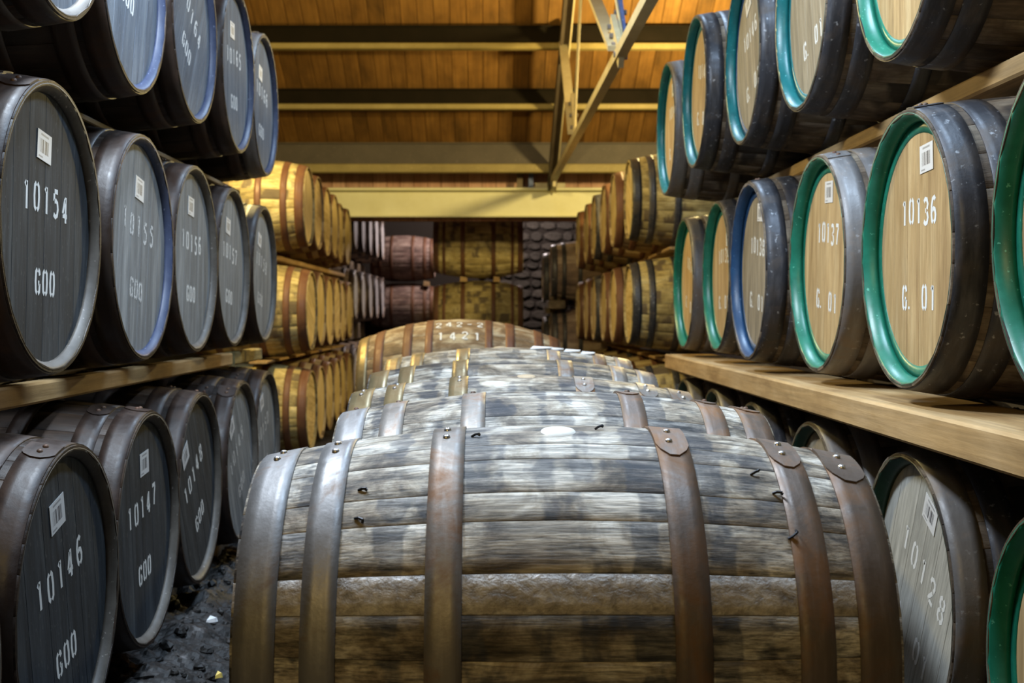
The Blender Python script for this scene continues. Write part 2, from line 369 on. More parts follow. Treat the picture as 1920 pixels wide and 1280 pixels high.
def hoop_mesh(L, Rh, Rb, x0, x1, lift=0.0005, th=0.0022, n=56):
    k = 3
    xs = [x0 + (x1 - x0) * i / k for i in range(k + 1)]
    out = [(x, prof(x, L, Rh, Rb) + lift + th) for x in xs]
    inn = [(x, prof(x, L, Rh, Rb) + lift - 0.002) for x in reversed(xs)]
    pts = out + inn
    v = []; f = []; sm = []
    m = len(pts)
    for i in range(n):
        a = 2 * PI * i / n
        v += [(x, -r * math.sin(a), r * math.cos(a)) for x, r in pts]
    for i in range(n):
        p, q = i * m, ((i + 1) % n) * m
        for j in range(m):
            f.append((p + j, p + (j + 1) % m, q + (j + 1) % m, q + j)); sm.append(j < k)
    return mesh('hoop', v, f, None, sm)

def lap_mesh(L, Rh, Rb, x0, x1, ang, lift=0.003, th=0.0024):
    """riveted overlap of a hoop: a plate with a rounded tongue, lying around angle 0..ang"""
    n = 8; v = []; f = []
    for i in range(n + 1):
        s = i / n; a = ang * s
        tip = 0.0 if s < 0.72 else ((s - 0.72) / 0.28) ** 2 * 0.36
        xa, xb = x0 + (x1 - x0) * tip, x1 - (x1 - x0) * tip
        for x in (xa, xb):
            r = prof(x, L, Rh, Rb) + lift
            for rr in (r + th, r - 0.001): v.append((x, -rr * math.sin(a), rr * math.cos(a)))
    for i in range(n):
        p, q = 4 * i, 4 * i + 4
        f += [(p, p + 2, q + 2, q), (p + 1, q + 1, q + 3, p + 3), (p, q, q + 1, p + 1), (p + 2, p + 3, q + 3, q + 2)]
    f += [(0, 1, 3, 2), (4 * n, 4 * n + 2, 4 * n + 3, 4 * n + 1)]
    return mesh('hoop_lap', v, f)

def dome_mesh(r, h, n=10):
    v = [(0, 0, h)]; f = []
    for k, (s, z) in enumerate(((0.55, 0.8), (0.88, 0.45), (1.0, -0.3))):
        v += [(r * s * math.cos(2 * PI * i / n), r * s * math.sin(2 * PI * i / n), h * z) for i in range(n)]
    f += [(0, 1 + i, 1 + (i + 1) % n) for i in range(n)]
    for k in range(2):
        f += [(1 + k * n + i, 1 + (k + 1) * n + i, 1 + (k + 1) * n + (i + 1) % n, 1 + k * n + (i + 1) % n) for i in range(n)]
    return mesh('rivet', v, f, None, True)
RIVET = dome_mesh(0.0062, 0.0042)

def head_boards(r, xf, th, n, rng):
    """planks of a head: chords of a circle, running along local Z"""
    ws = [1 + rng.uniform(-0.25, 0.25) for _ in range(n)]; tot = sum(ws); y = -r; out = []
    for wd in ws:
        w_ = 2 * r * wd / tot; y0, y1 = y + 0.0003, y + w_ - 0.0003; y += w_
        top = []; K = 6
        for i in range(K + 1):
            yy = y0 + (y1 - y0) * i / K; top.append((yy, math.sqrt(max(r * r - yy * yy, 0.0))))
        c = 0.0009
        loop = top + [(a, -b) for a, b in reversed(top)]
        loop = [p for i, p in enumerate(loop) if i == 0 or (abs(p[0] - loop[i - 1][0]) + abs(p[1] - loop[i - 1][1])) > 1e-5]
        m = len(loop); ym = (y0 + y1) / 2; hw = (y1 - y0) / 2
        v = [(xf, ym + (p[0] - ym) * (1 - c / hw), p[1]) for p in loop] + [(xf - 0.0009, *p) for p in loop] + [(xf - th, *p) for p in loop]
        f = [tuple(range(m - 1, -1, -1))]
        for k in (0, 1): f += [(k * m + i, k * m + (i + 1) % m, (k + 1) * m + (i + 1) % m, (k + 1) * m + i) for i in range(m)]
        f.append(tuple(2 * m + i for i in range(m)))
        out.append(mesh('head_board', v, f))
    return out

def disc_mesh(r, x, th, n=40):
    sg = 1 if x > 0 else -1
    v = [(x, -r * math.sin(2 * PI * i / n), r * math.cos(2 * PI * i / n)) for i in range(n)]
    v += [(x - sg * th, a[1], a[2]) for a in v]
    return mesh('head', v, [tuple(range(n)), tuple(range(2 * n - 1, n - 1, -1))] + [(i, i + n, (i + 1) % n + n, (i + 1) % n) for i in range(n)])

class Kit:
    def __init__(s, L, Rh, Rb, hoops, nst=24, seed=1, bounds=None, rec=0.032, lap=13):
        rng = random.Random(seed); s.L, s.Rh, s.Rb = L, Rh, Rb; s.rec = rec; s.lap = R(lap)
        if bounds: b = [R(x) for x in bounds] + [R(bounds[0]) + 2 * PI]
        else:
            ws = [1 + rng.uniform(-0.3, 0.3) for _ in range(nst)]; tot = sum(ws); b = [0]
            for q in ws: b.append(b[-1] + 2 * PI * q / tot)
        s.staves = [(stave_mesh(L, Rh, Rb, q - p), (p + q) / 2) for p, q in zip(b, b[1:])]
        s.spans = [(sg * x0, sg * x1) if sg > 0 else (-x1, -x0) for x0, x1 in hoops for sg in (1, -1)]
        s.hoops = [hoop_mesh(L, Rh, Rb, a, c) for a, c in s.spans]
        s.laps = [lap_mesh(L, Rh, Rb, a, c, R(lap)) for a, c in s.spans]
        ri = Rh - 0.0215
        s.boards = head_boards(ri, L / 2 - rec, 0.018, 6, rng)
        s.back = disc_mesh(ri, -L / 2 + rec, 0.018); s.front = disc_mesh(ri, L / 2 - rec, 0.018)
        s.chime = lathe('chime', [(L / 2 + 0.0006, Rh - 0.0050), (L / 2 - 0.003, Rh - 0.0115), (L / 2 - 0.7 * rec, Rh - 0.0215), (L / 2 - rec - 0.002, Rh - 0.0225), (L / 2 - rec - 0.002, Rh - 0.0205), (L / 2 - 0.5 * rec, Rh - 0.0155), (L / 2 - 0.0012, Rh - 0.0050)], 56)
        s.paint = lathe('paint_ring', [(L / 2 - rec + 0.0009, Rh - 0.047), (L / 2 - rec + 0.0009, Rh - 0.0220), (L / 2 - rec - 0.001, Rh - 0.0220), (L / 2 - rec - 0.001, Rh - 0.047)], 56)
        # whole body in one mesh for barrels too far off to show their staves
        bv, bf, bs = [], [], []
        for me, ang in s.staves:
            k = len(bv); ca, sa = math.cos(ang), math.sin(ang)
            for q in me.vertices:
                x, y, z = q.co; bv.append((x, y * ca - z * sa, y * sa + z * ca))
            for p in me.polygons: bf.append(tuple(i + k for i in p.vertices)); bs.append(p.use_smooth)
        s.body = mesh('body', bv, bf, None, bs)

STROKES = {
 '0': [[(.22, .99), (.09, .88), (.05, .5), (.09, .12), (.22, .01)], [(.34, .99), (.47, .88), (.51, .5), (.47, .12), (.34, .01)]],
 '1': [[(.30, 0), (.30, 1)], [(.27, .96), (.13, .83)]],
 '2': [[(.06, .78), (.12, .94), (.27, 1), (.43, .93), (.49, .76), (.41, .56)], [(.36, .47), (.12, .15), (.07, .03)], [(.14, .03), (.51, .03)]],
 '3': [[(.07, .88), (.19, .99), (.38, .96), (.48, .78), (.40, .58)], [(.41, .47), (.50, .25), (.40, .05), (.22, 0), (.06, .12)], [(.2, .53), (.3, .53)]],
 '4': [[(.37, 0), (.37, 1)], [(.29, .92), (.06, .34)], [(.06, .27), (.28, .27)], [(.44, .27), (.53, .27)]],
 '5': [[(.47, .97), (.13, .97)], [(.11, .88), (.10, .60)], [(.14, .57), (.28, .63), (.44, .55), (.50, .32), (.42, .08), (.25, 0), (.06, .09)]],
 '6': [[(.45, .88), (.35, .99), (.18, .92), (.07, .65), (.06, .3), (.12, .08), (.22, 0)], [(.32, 0), (.46, .1), (.50, .3), (.42, .5), (.28, .55), (.17, .46)]],
 '7': [[(.05, .96), (.51, .96)], [(.48, .87), (.33, .5), (.24, 0)]],
 '8': [[(.23, 1), (.10, .9), (.09, .7), (.22, .55)], [(.33, 1), (.46, .9), (.47, .7), (.34, .55)], [(.2, .49), (.06, .33), (.07, .13), (.23, 0)], [(.36, .49), (.5, .33), (.49, .13), (.33, 0)]],
 'G': [[(.22, .99), (.09, .88), (.05, .5), (.09, .12), (.22, .01)], [(.34, .99), (.46, .9), (.50, .76)], [(.34, .01), (.47, .1), (.50, .42)], [(.47, .44), (.33, .44)]],
 '.': [[(.10, 0.0), (.10, .12)]], '-': [[(.08, .5), (.45, .5)]], ' ': []}
STROKES['9'] = [[(.55 - x, 1 - y) for x, y in p] for p in STROKES['6']]

def lettering(name, s, h, pitch, th, place, parent, loc, rot, mat, jitter=0.0, seed=0):
    """stencilled characters, each a flat painted part; place(u, v) -> point on the painted surface"""
    rng = random.Random(seed)
    adv = [pitch * (0.55 if c == '.' else 1.0) for c in s]; u0 = -sum(adv) / 2
    gw = h * 0.56
    for c, a in zip(s, adv):
        dv = rng.uniform(-1, 1) * jitter; v = []; f = []
        ox = u0 + (a - gw) / 2
        for line in STROKES[c]:
            P = [Vector((ox + x * gw / 0.55, (y - 0.5) * h + dv)) for x, y in line]
            k = len(v)
            for i, p in enumerate(P):
                d = (P[min(i + 1, len(P) - 1)] - P[max(i - 1, 0)]).normalized(); nn = Vector((-d.y, d.x)) * th / 2
                v += [place(*(p + nn)), place(*(p - nn))]
            f += [(k + 2 * i, k + 2 * i + 1, k + 2 * i + 3, k + 2 * i + 2) for i in range(len(P) - 1)]
        u0 += a
        if f: obj(name, mesh(name, v, f), parent, loc, rot, mat)

LABEL = mesh('barcode_label', *box_data(-0.0008, 0.0004, -0.040, 0.040, -0.030, 0.030))
BUNG = {}
rngG = random.Random(77)
def barrel(kit, label, group, loc, rotz=0.0, roll=0.0, stave='left_stave', hoop='left_hoop', head=None, chime=None, ring=None,
           number=None, code=None, card=None, full=True, bung=None, rivet='rust_rivet', body=None, laps=True, lap_at=0.0, num=None, tilt=0.0, hoopmats=None, worn=False, staveover=None, name='oak_barrel'):
    """loc: centre of the barrel (z above eye level); the thing's empty stands under its bilge"""
    X, Y, Z = loc
    t = obj(name, None, None, (X, Y, Z + EYE - kit.Rb), (0, tilt, rotz)); t.empty_display_size = 0.1
    tag(t, label, 'barrel', group)
    c = (0, 0, kit.Rb)
    if full:
        for i, (me, a) in enumerate(kit.staves):
            obj('stave', me, t, c, (roll + a, 0, 0), (staveover or {}).get(i, stave))
    else:
        obj('body', kit.body, t, c, (roll, 0, 0), body or 'far_body')
    for i, (me, lm, (x0, x1)) in enumerate(zip(kit.hoops, kit.laps, kit.spans)):
        hm = (hoopmats or {}).get(i, hoop)
        h = obj('hoop', me, t, c, (0, 0, 0), hm)
        if laps:
            a = lap_at + rngG.uniform(-0.03, 0.03) if laps == 'top' else rngG.uniform(-0.5, 0.5)
            sh = -R(13) if (laps == 'top' and x0 < 0) else 0.0          # the other laps point the other way round
            if sh == 0: obj('hoop_lap', lm, h, (0, 0, 0), (a, 0, 0), hm)
            xm = (x0 + x1) / 2; r = prof(xm, kit.L, kit.Rh, kit.Rb) + 0.0058
            for k in (0.30, 0.66):
                b = a + kit.lap * k + (sh if sh == 0 else -R(6)) 
                rr = r if sh == 0 else r - 0.0025
                obj('rivet', RIVET, h, (xm + rngG.uniform(-0.004, 0.004), -rr * math.sin(b), rr * math.cos(b)), (b, 0, 0), rivet)
    if head and full:
        for me in kit.boards: obj('head_board', me, t, c, (roll, 0, 0), head)
    else:
        obj('head', kit.front, t, c, (roll, 0, 0), head or 'bare_head')
    obj('head', kit.back, t, c, (roll, 0, 0), head if (head and not full) else 'bare_head')
    if chime: obj('chime', kit.chime, t, c, (roll, 0, 0), chime)
    if ring: obj('paint_ring', kit.paint, t, c, (roll, 0, 0), ring)
    xf = kit.L / 2 - kit.rec + 0.0005
    P = dict(nv=0.055, nh=0.056, np=0.056, cv=-0.115, ch=0.050, cp=0.042, nu=0.0, cu=0.0)
    P.update(num or {})
    sm = 'stencil_worn' if worn else 'stencil'
    if number:
        lettering('stencil_digit', number, P['nh'], P['np'], 0.0102, lambda u, v: (xf, u + P['nu'], v + P['nv']), t, c, (roll, 0, 0), sm, 0.004, int(number))
    if code:
        lettering('stencil_character', code, P['ch'], P['cp'], 0.0102, lambda u, v: (xf, u + P['cu'], v + P['cv']), t, c, (roll, 0, 0), sm, 0.002, 5)
    if card:
        u, v, ra = card
        y, z = u * math.cos(roll) - v * math.sin(roll), u * math.sin(roll) + v * math.cos(roll)
        tag(obj('barcode_label', LABEL, t, (xf + 0.001, y, z + kit.Rb), (roll + ra, 0, 0), 'barcode'), 'white printed barcode card')
    if bung:
        bx, ba, bm, br = bung
        if (br,) not in BUNG:
            BUNG[(br,)] = dome_mesh(br, 0.006, 24)
        r = prof(bx, kit.L, kit.Rh, kit.Rb) - 0.0015
        obj('bung', BUNG[(br,)], t, (bx, -r * math.sin(ba), kit.Rb + r * math.cos(ba)), (ba, 0, 0), bm)
    return t

HOGS = [Kit(0.88, 0.30, 0.34, [(0.374, 0.436), (0.300, 0.358), (0.140, 0.185)], 26, sd, rec=rc) for sd, rc in ((3, 0.022), (4, 0.022), (5, 0.036), (6, 0.036))]
BOUR = Kit(0.955, 0.278, 0.33, [(0.412, 0.4735), (0.325, 0.376), (0.148, 0.200)], 22, 11, lap=23,
           bounds=[-150, -136, -120, -105, -92, -77, -62, -50, -36, -22, -9, 8, 19, 27, 40, 49, 63, 73, 84, 96, 109, 121, 136, 150, 164, 180, 195])
BOUR2 = Kit(0.955, 0.278, 0.33, [(0.412, 0.4735), (0.325, 0.376), (0.148, 0.200)], 24, 12, lap=23)
FAR = Kit(0.92, 0.275, 0.335, [(0.395, 0.455), (0.300, 0.345), (0.13, 0.175)], 24, 21, rec=0.014)
BACK = Kit(1.06, 0.32, 0.39, [(0.465, 0.525), (0.385, 0.42), (0.155, 0.205)], 24, 22)
CHALK = Kit(1.10, 0.305, 0.42, [(0.49, 0.545), (0.405, 0.455), (0.25, 0.30), (0.14, 0.18)], 26, 23)

# ------------------------------------------------------------------ setting
def grid_floor():
    rng = random.Random(5); v = []; f = []
    x0, x1, y0, y1, nx, ny = -3.2, 3.2, -2.5, 20, 64, 225
    def hgt(x, y):
        h = 0.006 * math.sin(7 * x + 3 * y) + 0.005 * math.sin(13 * x - 9 * y)
        return h - 0.018 + rng.uniform(-0.006, 0.006)
    for j in range(ny + 1):
        for i in range(nx + 1):
            x = x0 + (x1 - x0) * i / nx; y = y0 + (y1 - y0) * j / ny; v.append((x, y, hgt(x, y)))
    for j in range(ny):
        for i in range(nx):
            a = j * (nx + 1) + i; f.append((a, a + 1, a + nx + 2, a + nx + 1))
    return mesh('floor', v, f, 'dirt', True)
tag(obj('floor', grid_floor()), 'dark damp earth floor of the warehouse', None, None, 'structure')
tag(MB().box(-3.4, -3.2, -2.5, 20, -0.05, 7.6).build('wall_left', 'dark_wall'), None, None, None, 'structure')
tag(MB().box(3.2, 3.4, -2.5, 20, -0.05, 7.6).build('wall_right', 'dark_wall'), None, None, None, 'structure')
wb = tag(MB().box(-3.4, 3.4, 19.2, 19.5, -0.05, 5.0).build('wall_back', 'mortar'), 'dark rubble stone wall at the far end', None, None, 'structure')
rs = random.Random(9); z = 0.0
def stone_mesh(seed):
    r_ = random.Random(seed); v, f = box_data(-0.5, 0.5, -0.5, 0.5, -0.5, 0.5)
    mb = MB(); K = 8; n = []
    for ring, (yy, s) in enumerate(((0.5, 1.0), (-0.25, 0.97), (-0.5, 0.72))):
        for i in range(K):
            a = 2 * PI * (i + 0.5) / K; cx, cz = math.cos(a), math.sin(a); m = max(abs(cx), abs(cz))
            q = 0.5 / m * (1 - 0.12 * abs(abs(cx) - abs(cz) < 0.2)) * s
            n.append((cx * q + r_.uniform(-.04, .04), yy + (r_.uniform(-.1, .1) if ring else 0), cz * q + r_.uniform(-.05, .05)))
    fs = [(k * K + i, k * K + (i + 1) % K, (k + 1) * K + (i + 1) % K, (k + 1) * K + i) for k in (0, 1) for i in range(K)] + [tuple(2 * K + i for i in range(K))]
    return mesh('stone', n, fs, 'stone')
STN = [stone_mesh(k) for k in range(5)]
while z < 2.3:
    hh = rs.uniform(0.11, 0.18); x = -0.2
    while x < 2.2:
        ww = rs.uniform(0.16, 0.34)
        o = obj('stone', rs.choice(STN), wb, (x + ww / 2, 19.19, z + hh / 2)); o.scale = (ww - 0.015, 0.09, hh - 0.012)
        x += ww
    z += hh

# roof: boarded slope falling from the ridge towards a valley beam, then rising again behind it
YV, ZV, SL = 13.4, 1.60 + EYE, 0.52
YR = 2.6; ZR = ZV + SL * (YV - YR)
ang = math.atan(SL)
ln = math.hypot(YV - YR, ZR - ZV)
deck = MB()
deck.add([(-3.4, YR, ZR + .05), (3.4, YR, ZR + .05), (3.4, YV + .1, ZV + .0), (-3.4, YV + .1, ZV + .0), (-3.4, YR, ZR + .12), (3.4, YR, ZR + .12), (3.4, YV + .1, ZV + .07), (-3.4, YV + .1, ZV + .07)],
         [(0, 1, 2, 3), (7, 6, 5, 4), (0, 4, 5, 1), (1, 5, 6, 2), (2, 6, 7, 3), (3, 7, 4, 0)])
deck.add([(-3.4, YR, ZR + .12), (3.4, YR, ZR + .12), (3.4, -3, ZR - 2.6), (-3.4, -3, ZR - 2.6)], [(0, 1, 2, 3)])
deck.add([(-3.4, YV + .1, ZV), (3.4, YV + .1, ZV), (3.4, 19.5, ZV + 2.9), (-3.4, 19.5, ZV + 2.9)], [(0, 1, 2, 3)])
ceil = tag(deck.build('ceiling', 'deck'), 'orange pine boarded sloping roof', None, None, 'structure')
PW = 0.148
pk = MB().cbox(0, ln, -PW / 2 + 0.002, PW / 2 - 0.002, -0.018, 0.004, 0.004); PLK = mesh('plank', pk.v, pk.f, 'plank')
for i in range(46):
    x = -3.33 + PW * (i + 0.5)
    o = obj('plank', PLK, ceil, (x, YR, ZR + 0.035)); o.rotation_euler = (Matrix.Rotation(-ang, 3, 'X') @ Matrix.Rotation(PI / 2, 3, 'Z')).to_euler()

fas = tag(MB().box(-3.3, 3.3, 13.60, 13.63, 1.0 + EYE, ZV + 0.1).build('trim_1', 'deck'), 'pinkish vertical boarding behind the cream girder', None, None, 'structure')
fk = MB().cbox(0, 0.68, -PW / 2 + 0.002, PW / 2 - 0.002, -0.018, 0.0, 0.004); FPK = mesh('plank', fk.v, fk.f, 'pink_plank')
for i in range(44):
    o = obj('plank', FPK, fas, (-3.2 + PW * (i + 0.5), 13.58, 1.0 + EYE)); o.rotation_euler = (Matrix.Rotation(PI / 2, 3, 'X') @ Matrix.Rotation(PI / 2, 3, 'Z')).to_euler()
def purlin(y, zb, hgt, label, web, fl, ft=0.055):
    t = obj('roof_purlin', None, None, (0, y, zb)); tag(t, label, 'roof beam', 'steel purlins under the roof boarding')
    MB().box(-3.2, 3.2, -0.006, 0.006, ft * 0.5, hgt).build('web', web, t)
    MB().cbox(-3.2, 3.2, -0.05, 0.05, 0, ft, 0.008).build('bottom_flange', fl, t)
    MB().box(-3.2, 3.2, -0.045, 0.045, hgt, hgt + 0.012).build('top_flange', web, t)
def pz(py, Y): return EYE + (588 - py) / 2350 * Y
purlin(11.42, pz(93, 11.42), 0.20, 'steel purlin with shade-coloured web, highest up the boarded roof, nearest the top of the photo', 'shaded_web', 'lamplit_flange')
purlin(12.24, pz(206, 12.24), 0.19, 'steel purlin with shade-coloured web, halfway down the boarded roof', 'shaded_web', 'lamplit_flange')
purlin(13.08, pz(324, 13.08), 0.30, 'grey brown purlin lowest on the roof, just above the cream girder', 'grey_steel', 'lamplit_flange', 0.09)

g = obj('valley_girder', None, None, (0, YV, pz(405, YV))); tag(g, 'cream painted steel girder spanning the aisle under the roof valley', 'beam')
MB().box(-3.2, 3.2, -0.012, 0.012, 0.0, 0.27).build('web', 'cream_steel', g)
MB().cbox(-3.2, 3.2, -0.07, 0.07, -0.014, 0.006, 0.004).build('bottom_flange', 'cream_steel', g)
MB().cbox(-3.2, 3.2, -0.10, 0.10, 0.265, 0.295, 0.006).build('top_flange', 'cream_steel', g)

# roof truss standing on the girder (its members lie in one plane running down the aisle)
def tp(Y, Z): return (0.632 + (13.4 - Y) * 0.007, Y, Z + EYE)
tr = obj('roof_truss', None, None, tp(13.4, 1.39)); tag(tr, 'cream steel roof truss with bolted struts rising from the girder', 'truss')
o0 = Vector(tr.location)
def T(Y, Z, dx=0.0): return Vector(tp(Y, Z)) + Vector((dx, 0, 0)) - o0
MB().bar(T(13.3, 1.36, -0.02), T(7.5, 4.30, -0.02), 0.02, 0.14).bar(T(13.3, 1.33, 0.02), T(7.5, 4.24, 0.02), 0.07, 0.02).build('rafter', 'grey_steel', tr)
MB().bar(T(13.3, 1.30, 0.055), T(7.5, 4.21, 0.055), 0.012, 0.05).build('rafter_edge', 'truss_cream', tr)
MB().bar(T(13.4, 1.40, 0.02), T(3.5, 1.40, 0.02), 0.055, 0.055).build('tie_bar', 'truss_cream', tr)
MB().bar(T(10.05, 1.45), T(11.2, 2.42), 0.075, 0.03).build('web_strut', 'truss_cream', tr)
MB().bar(T(6.85, 1.45), T(9.8, 2.85), 0.075, 0.03).build('web_strut', 'truss_cream', tr)
MB().tube(T(10.0, 1.45, 0.01), T(8.6, 3.4, 0.01), 0.011).build('tie_rod', 'truss_cream', tr)
MB().tube(T(6.8, 1.42, 0.05), T(7.9, 2.4, 0.05), 0.009).build('tie_rod', 'truss_cream', tr)
BOLT = mesh('bolt', *(lambda b: (b.v, b.f))(MB().tube((0, 0, 0), (0.022, 0, 0), 0.016, 6)))
def gusset(Y0, Z0, Y1, Z1, nb, mat='truss_cream', dx=0.02, wd=0.10):
    gp = MB().bar(T(Y0, Z0, dx), T(Y1, Z1, dx), 0.03, wd).build('gusset_plate', mat, tr)
    for k in range(nb):
        s = (k + 0.5) / nb
        for sg in (-1, 1):
            p = T(Y0 + (Y1 - Y0) * s, Z0 + (Z1 - Z0) * s, dx + sg * 0.014)
            obj('bolt', BOLT, gp, p if sg > 0 else p - Vector((0.022, 0, 0)), (0, 0, 0), 'grey_hoop')
gusset(11.25, 2.20, 11.35, 2.62, 4)
gusset(10.0, 1.44, 10.35, 1.78, 3)
gusset(6.7, 1.36, 7.15, 1.66, 4)
gusset(7.0, 1.45, 7.3, 1.80, 3, 'blue_strap', 0.075, 0.08)
gusset(12.9, 1.36, 13.35, 1.34, 2)
MB().cbox(-0.16, 0.16, -0.10, 0.10, -0.06, 0.0, 0.008).build('base_plate', 'truss_cream', tr)
for dx, wd, m, lb in ((-0.36, 0.06, 'old_rail', 'short wooden post standing on the cream girder'), (-0.24, 0.05, 'blue_strap', 'short blue post standing on the cream girder')):
    p = MB(); p.cbox(-wd / 2, wd / 2, -0.025, 0.026, 0, 0.16, 0.003)
    q = obj('girder_post', None, None, (0.63 + dx + 0.04, 13.36, pz(405, YV) + 0.296)); tag(q, lb, 'post')
    p.build('post_shaft', m, q); MB().cbox(-wd / 2 - .01, wd / 2 + .01, -0.03, 0.03, 0, 0.012, 0.003).build('foot', m, q)

# ------------------------------------------------------------------ rails under the barrels
def rail(x0, x1, y0, y1, z0, z1, mat, label, group=None, cat='rail', rx=0.0):
    L_ = y1 - y0; w_ = x1 - x0; h_ = z1 - z0
    b = MB(); b.cbox(0, L_, -w_ / 2, w_ / 2, 0, h_, min(0.006, h_ * 0.2, w_ * 0.2))
    o = b.build('timber_rail', mat, None, ((x0 + x1) / 2, y0, z0 + EYE), (0, -rx, PI / 2))
    return tag(o, label, cat, group)
TR = 'timber rails'
rail(-1.125, -1.075, 1.6, 5.22, -0.214, -0.163, 'rail', 'pale sawn timber rail under the left middle row of barrels', TR)
rail(-1.75, -1.63, 1.6, 5.9, -0.218, -0.166, 'old_rail', 'dark rear rail behind the pale one under the left middle row', TR)
rail(-1.22, -1.10, 1.9, 5.5, 0.523, 0.541, 'old_rail', 'dark front rail under the left top row of barrels', TR)
rail(-1.75, -1.63, 1.9, 5.9, 0.518, 0.552, 'old_rail', 'dark rear rail under the left top row of barrels', TR)
rail(-1.20, -1.08, 0.9, 6.0, -1.025, -0.906, 'old_rail', 'dark floor rail under the left bottom row of barrels', TR)
rail(-1.72, -1.60, 0.9, 6.0, -1.025, -0.906, 'old_rail', 'dark rear floor rail under the left bottom row', TR)
rail(0.862, 1.10, 1.2, 6.2, -0.270, -0.199, 'rail', 'thick pale timber rail under the right middle row of green-rimmed barrels', TR)
rail(1.56, 1.75, 1.2, 6.2, -0.270, -0.199, 'old_rail', 'rear timber rail under the right middle row', TR)
rail(1.10, 1.30, 1.9, 5.4, 0.497, 0.543, 'rail', 'shaded front rail under the right top row of barrels', TR)
rail(1.54, 1.70, 1.9, 6.0, 0.488, 0.514, 'old_rail', 'rear rail under the right top row', TR)
rail(1.00, 1.15, 1.2, 6.3, -1.025, -0.951, 'old_rail', 'floor rail under the right bottom row of barrels', TR)
rail(1.52, 1.65, 1.2, 6.3, -1.025, -0.953, 'old_rail', 'rear floor rail under the right bottom row', TR)
rail(-0.26, -0.16, 1.6, 5.3, -1.025, -0.838, 'old_rail', 'left timber bearer under the centre line of barrels', TR)
rail(0.37, 0.46, 1.6, 5.3, -1.025, -0.838, 'old_rail', 'right timber bearer under the centre line of barrels', TR)
rail(-1.155, -1.105, 5.42, 6.06, -0.221, -0.166, 'far_stave', 'short yellow timber stub beyond the pale left rail', TR, 'chock')

# ------------------------------------------------------------------ near stacks
GL, GR = 'dark-headed barrels stacked on the left', 'green-rimmed barrels stacked on the right'
def left(n, y_, x_, z_, label, roll=0.0, number=None, code='G00', card=(0.02, 0.165, 0.0), head='slate_head', chime='grey_rim', **k):
    kit = HOGS[n % 2]
    return barrel(kit, label, GL, (x_ - 0.44, y_, z_), 0.0, R(roll), 'left_stave', k.pop('hoop', 'left_hoop'), head, chime, None, number, code, card, **k)
# middle row
left(0, 2.597, -0.900, .178, 'black-headed barrel stencilled 10154, largest in the left middle row', -3, '10154', card=(-0.02, 0.165, -0.06))
left(1, 3.38, -0.930, .178, 'worn streaky grey barrel head stencilled 10155, right behind the black 10154 one', -9, '10155', head='slate_light_head', chime='navy_rim', card=(-0.01, 0.16, 0.03), worn=True, num=dict(np=0.064))
left(0, 4.09, -0.955, .178, 'brownish-grey headed barrel stencilled 10156, third from the black 10154 one', -4, '10156', head='slate_light_head', card=(-0.02, 0.17, 0.0))
left(1, 4.81, -0.980, .178, 'pale grey-headed barrel stencilled 10157 in the left middle row', -7, '10157', head='slate_light_head', card=(-0.05, 0.15, 0.0))
left(0, 5.62, -1.008, .176, 'pale grey-headed barrel ending the left middle row, beside the blond far stack', -12, '10158', head='slate_light_head', chime='grey_rim', card=(-0.07, 0.14, 0.0), worn=True)
# top row
left(1, 2.59, -0.885, .915, 'barrel cut off by the top left corner, only its pale lower rim showing', 5, None, None, None, head='blue_slate_head', chime='grey_rim')
left(0, 3.30, -0.930, .885, 'left top row barrel with G00 showing and its number cut off by the photo edge', -14, '10163', head='blue_slate_head', chime='navy_rim', card=None, num=dict(cv=-0.06))
left(1, 4.01, -0.940, .915, 'left top row barrel stencilled 10164 in steeply slanting digits', -32, '10164', head='blue_slate_head', chime='navy_rim', card=None, num=dict(cv=-0.09, nv=0.05))
left(0, 4.72, -0.945, .910, 'left top row barrel stencilled 10165 with a barcode card', 2, '10165', head='blue_slate_head', chime='navy_rim', card=(-0.03, 0.15, 0.0))
left(1, 5.43, -0.970, .900, 'last barrel of the left top row, pale blue-grey head against the roof', -6, '10166', head='blue_slate_head', chime='navy_rim', card=(-0.05, 0.13, 0.0), hoopmats={0: 'grey_hoop'})
# bottom row
left(0, 1.70, -0.780, -.557, 'sliver of dark barrel at the lower left edge of the photo', 0, None, None, None)
left(1, 2.44, -0.812, -.557, 'black-headed barrel stencilled 10146 on the left floor row', 12, '10146', card=(0.005, 0.175, 0.03))
left(0, 3.26, -0.882, -.557, 'black-headed barrel stencilled 10147 with a cracked head, left floor row', 8, '10147', card=(0.03, 0.165, -0.05))
left(1, 4.02, -0.925, -.557, 'dark barrel stencilled 10148 rolled so its number climbs steeply', 30, '10148', card=(-0.06, 0.17, 0.0), head='slate_head')
left(0, 4.75, -0.935, -.557, 'dark barrel stencilled 10149 rolled over, left floor row', 33, '10149', card=(-0.03, 0.18, 0.0), head='slate_light_head', worn=True)
left(1, 5.53, -0.978, -.557, 'last dark-headed barrel of the left floor row, beside blond far barrels', 20, '10150', card=(0.0, 0.18, 0.0), head='slate_light_head', worn=True)

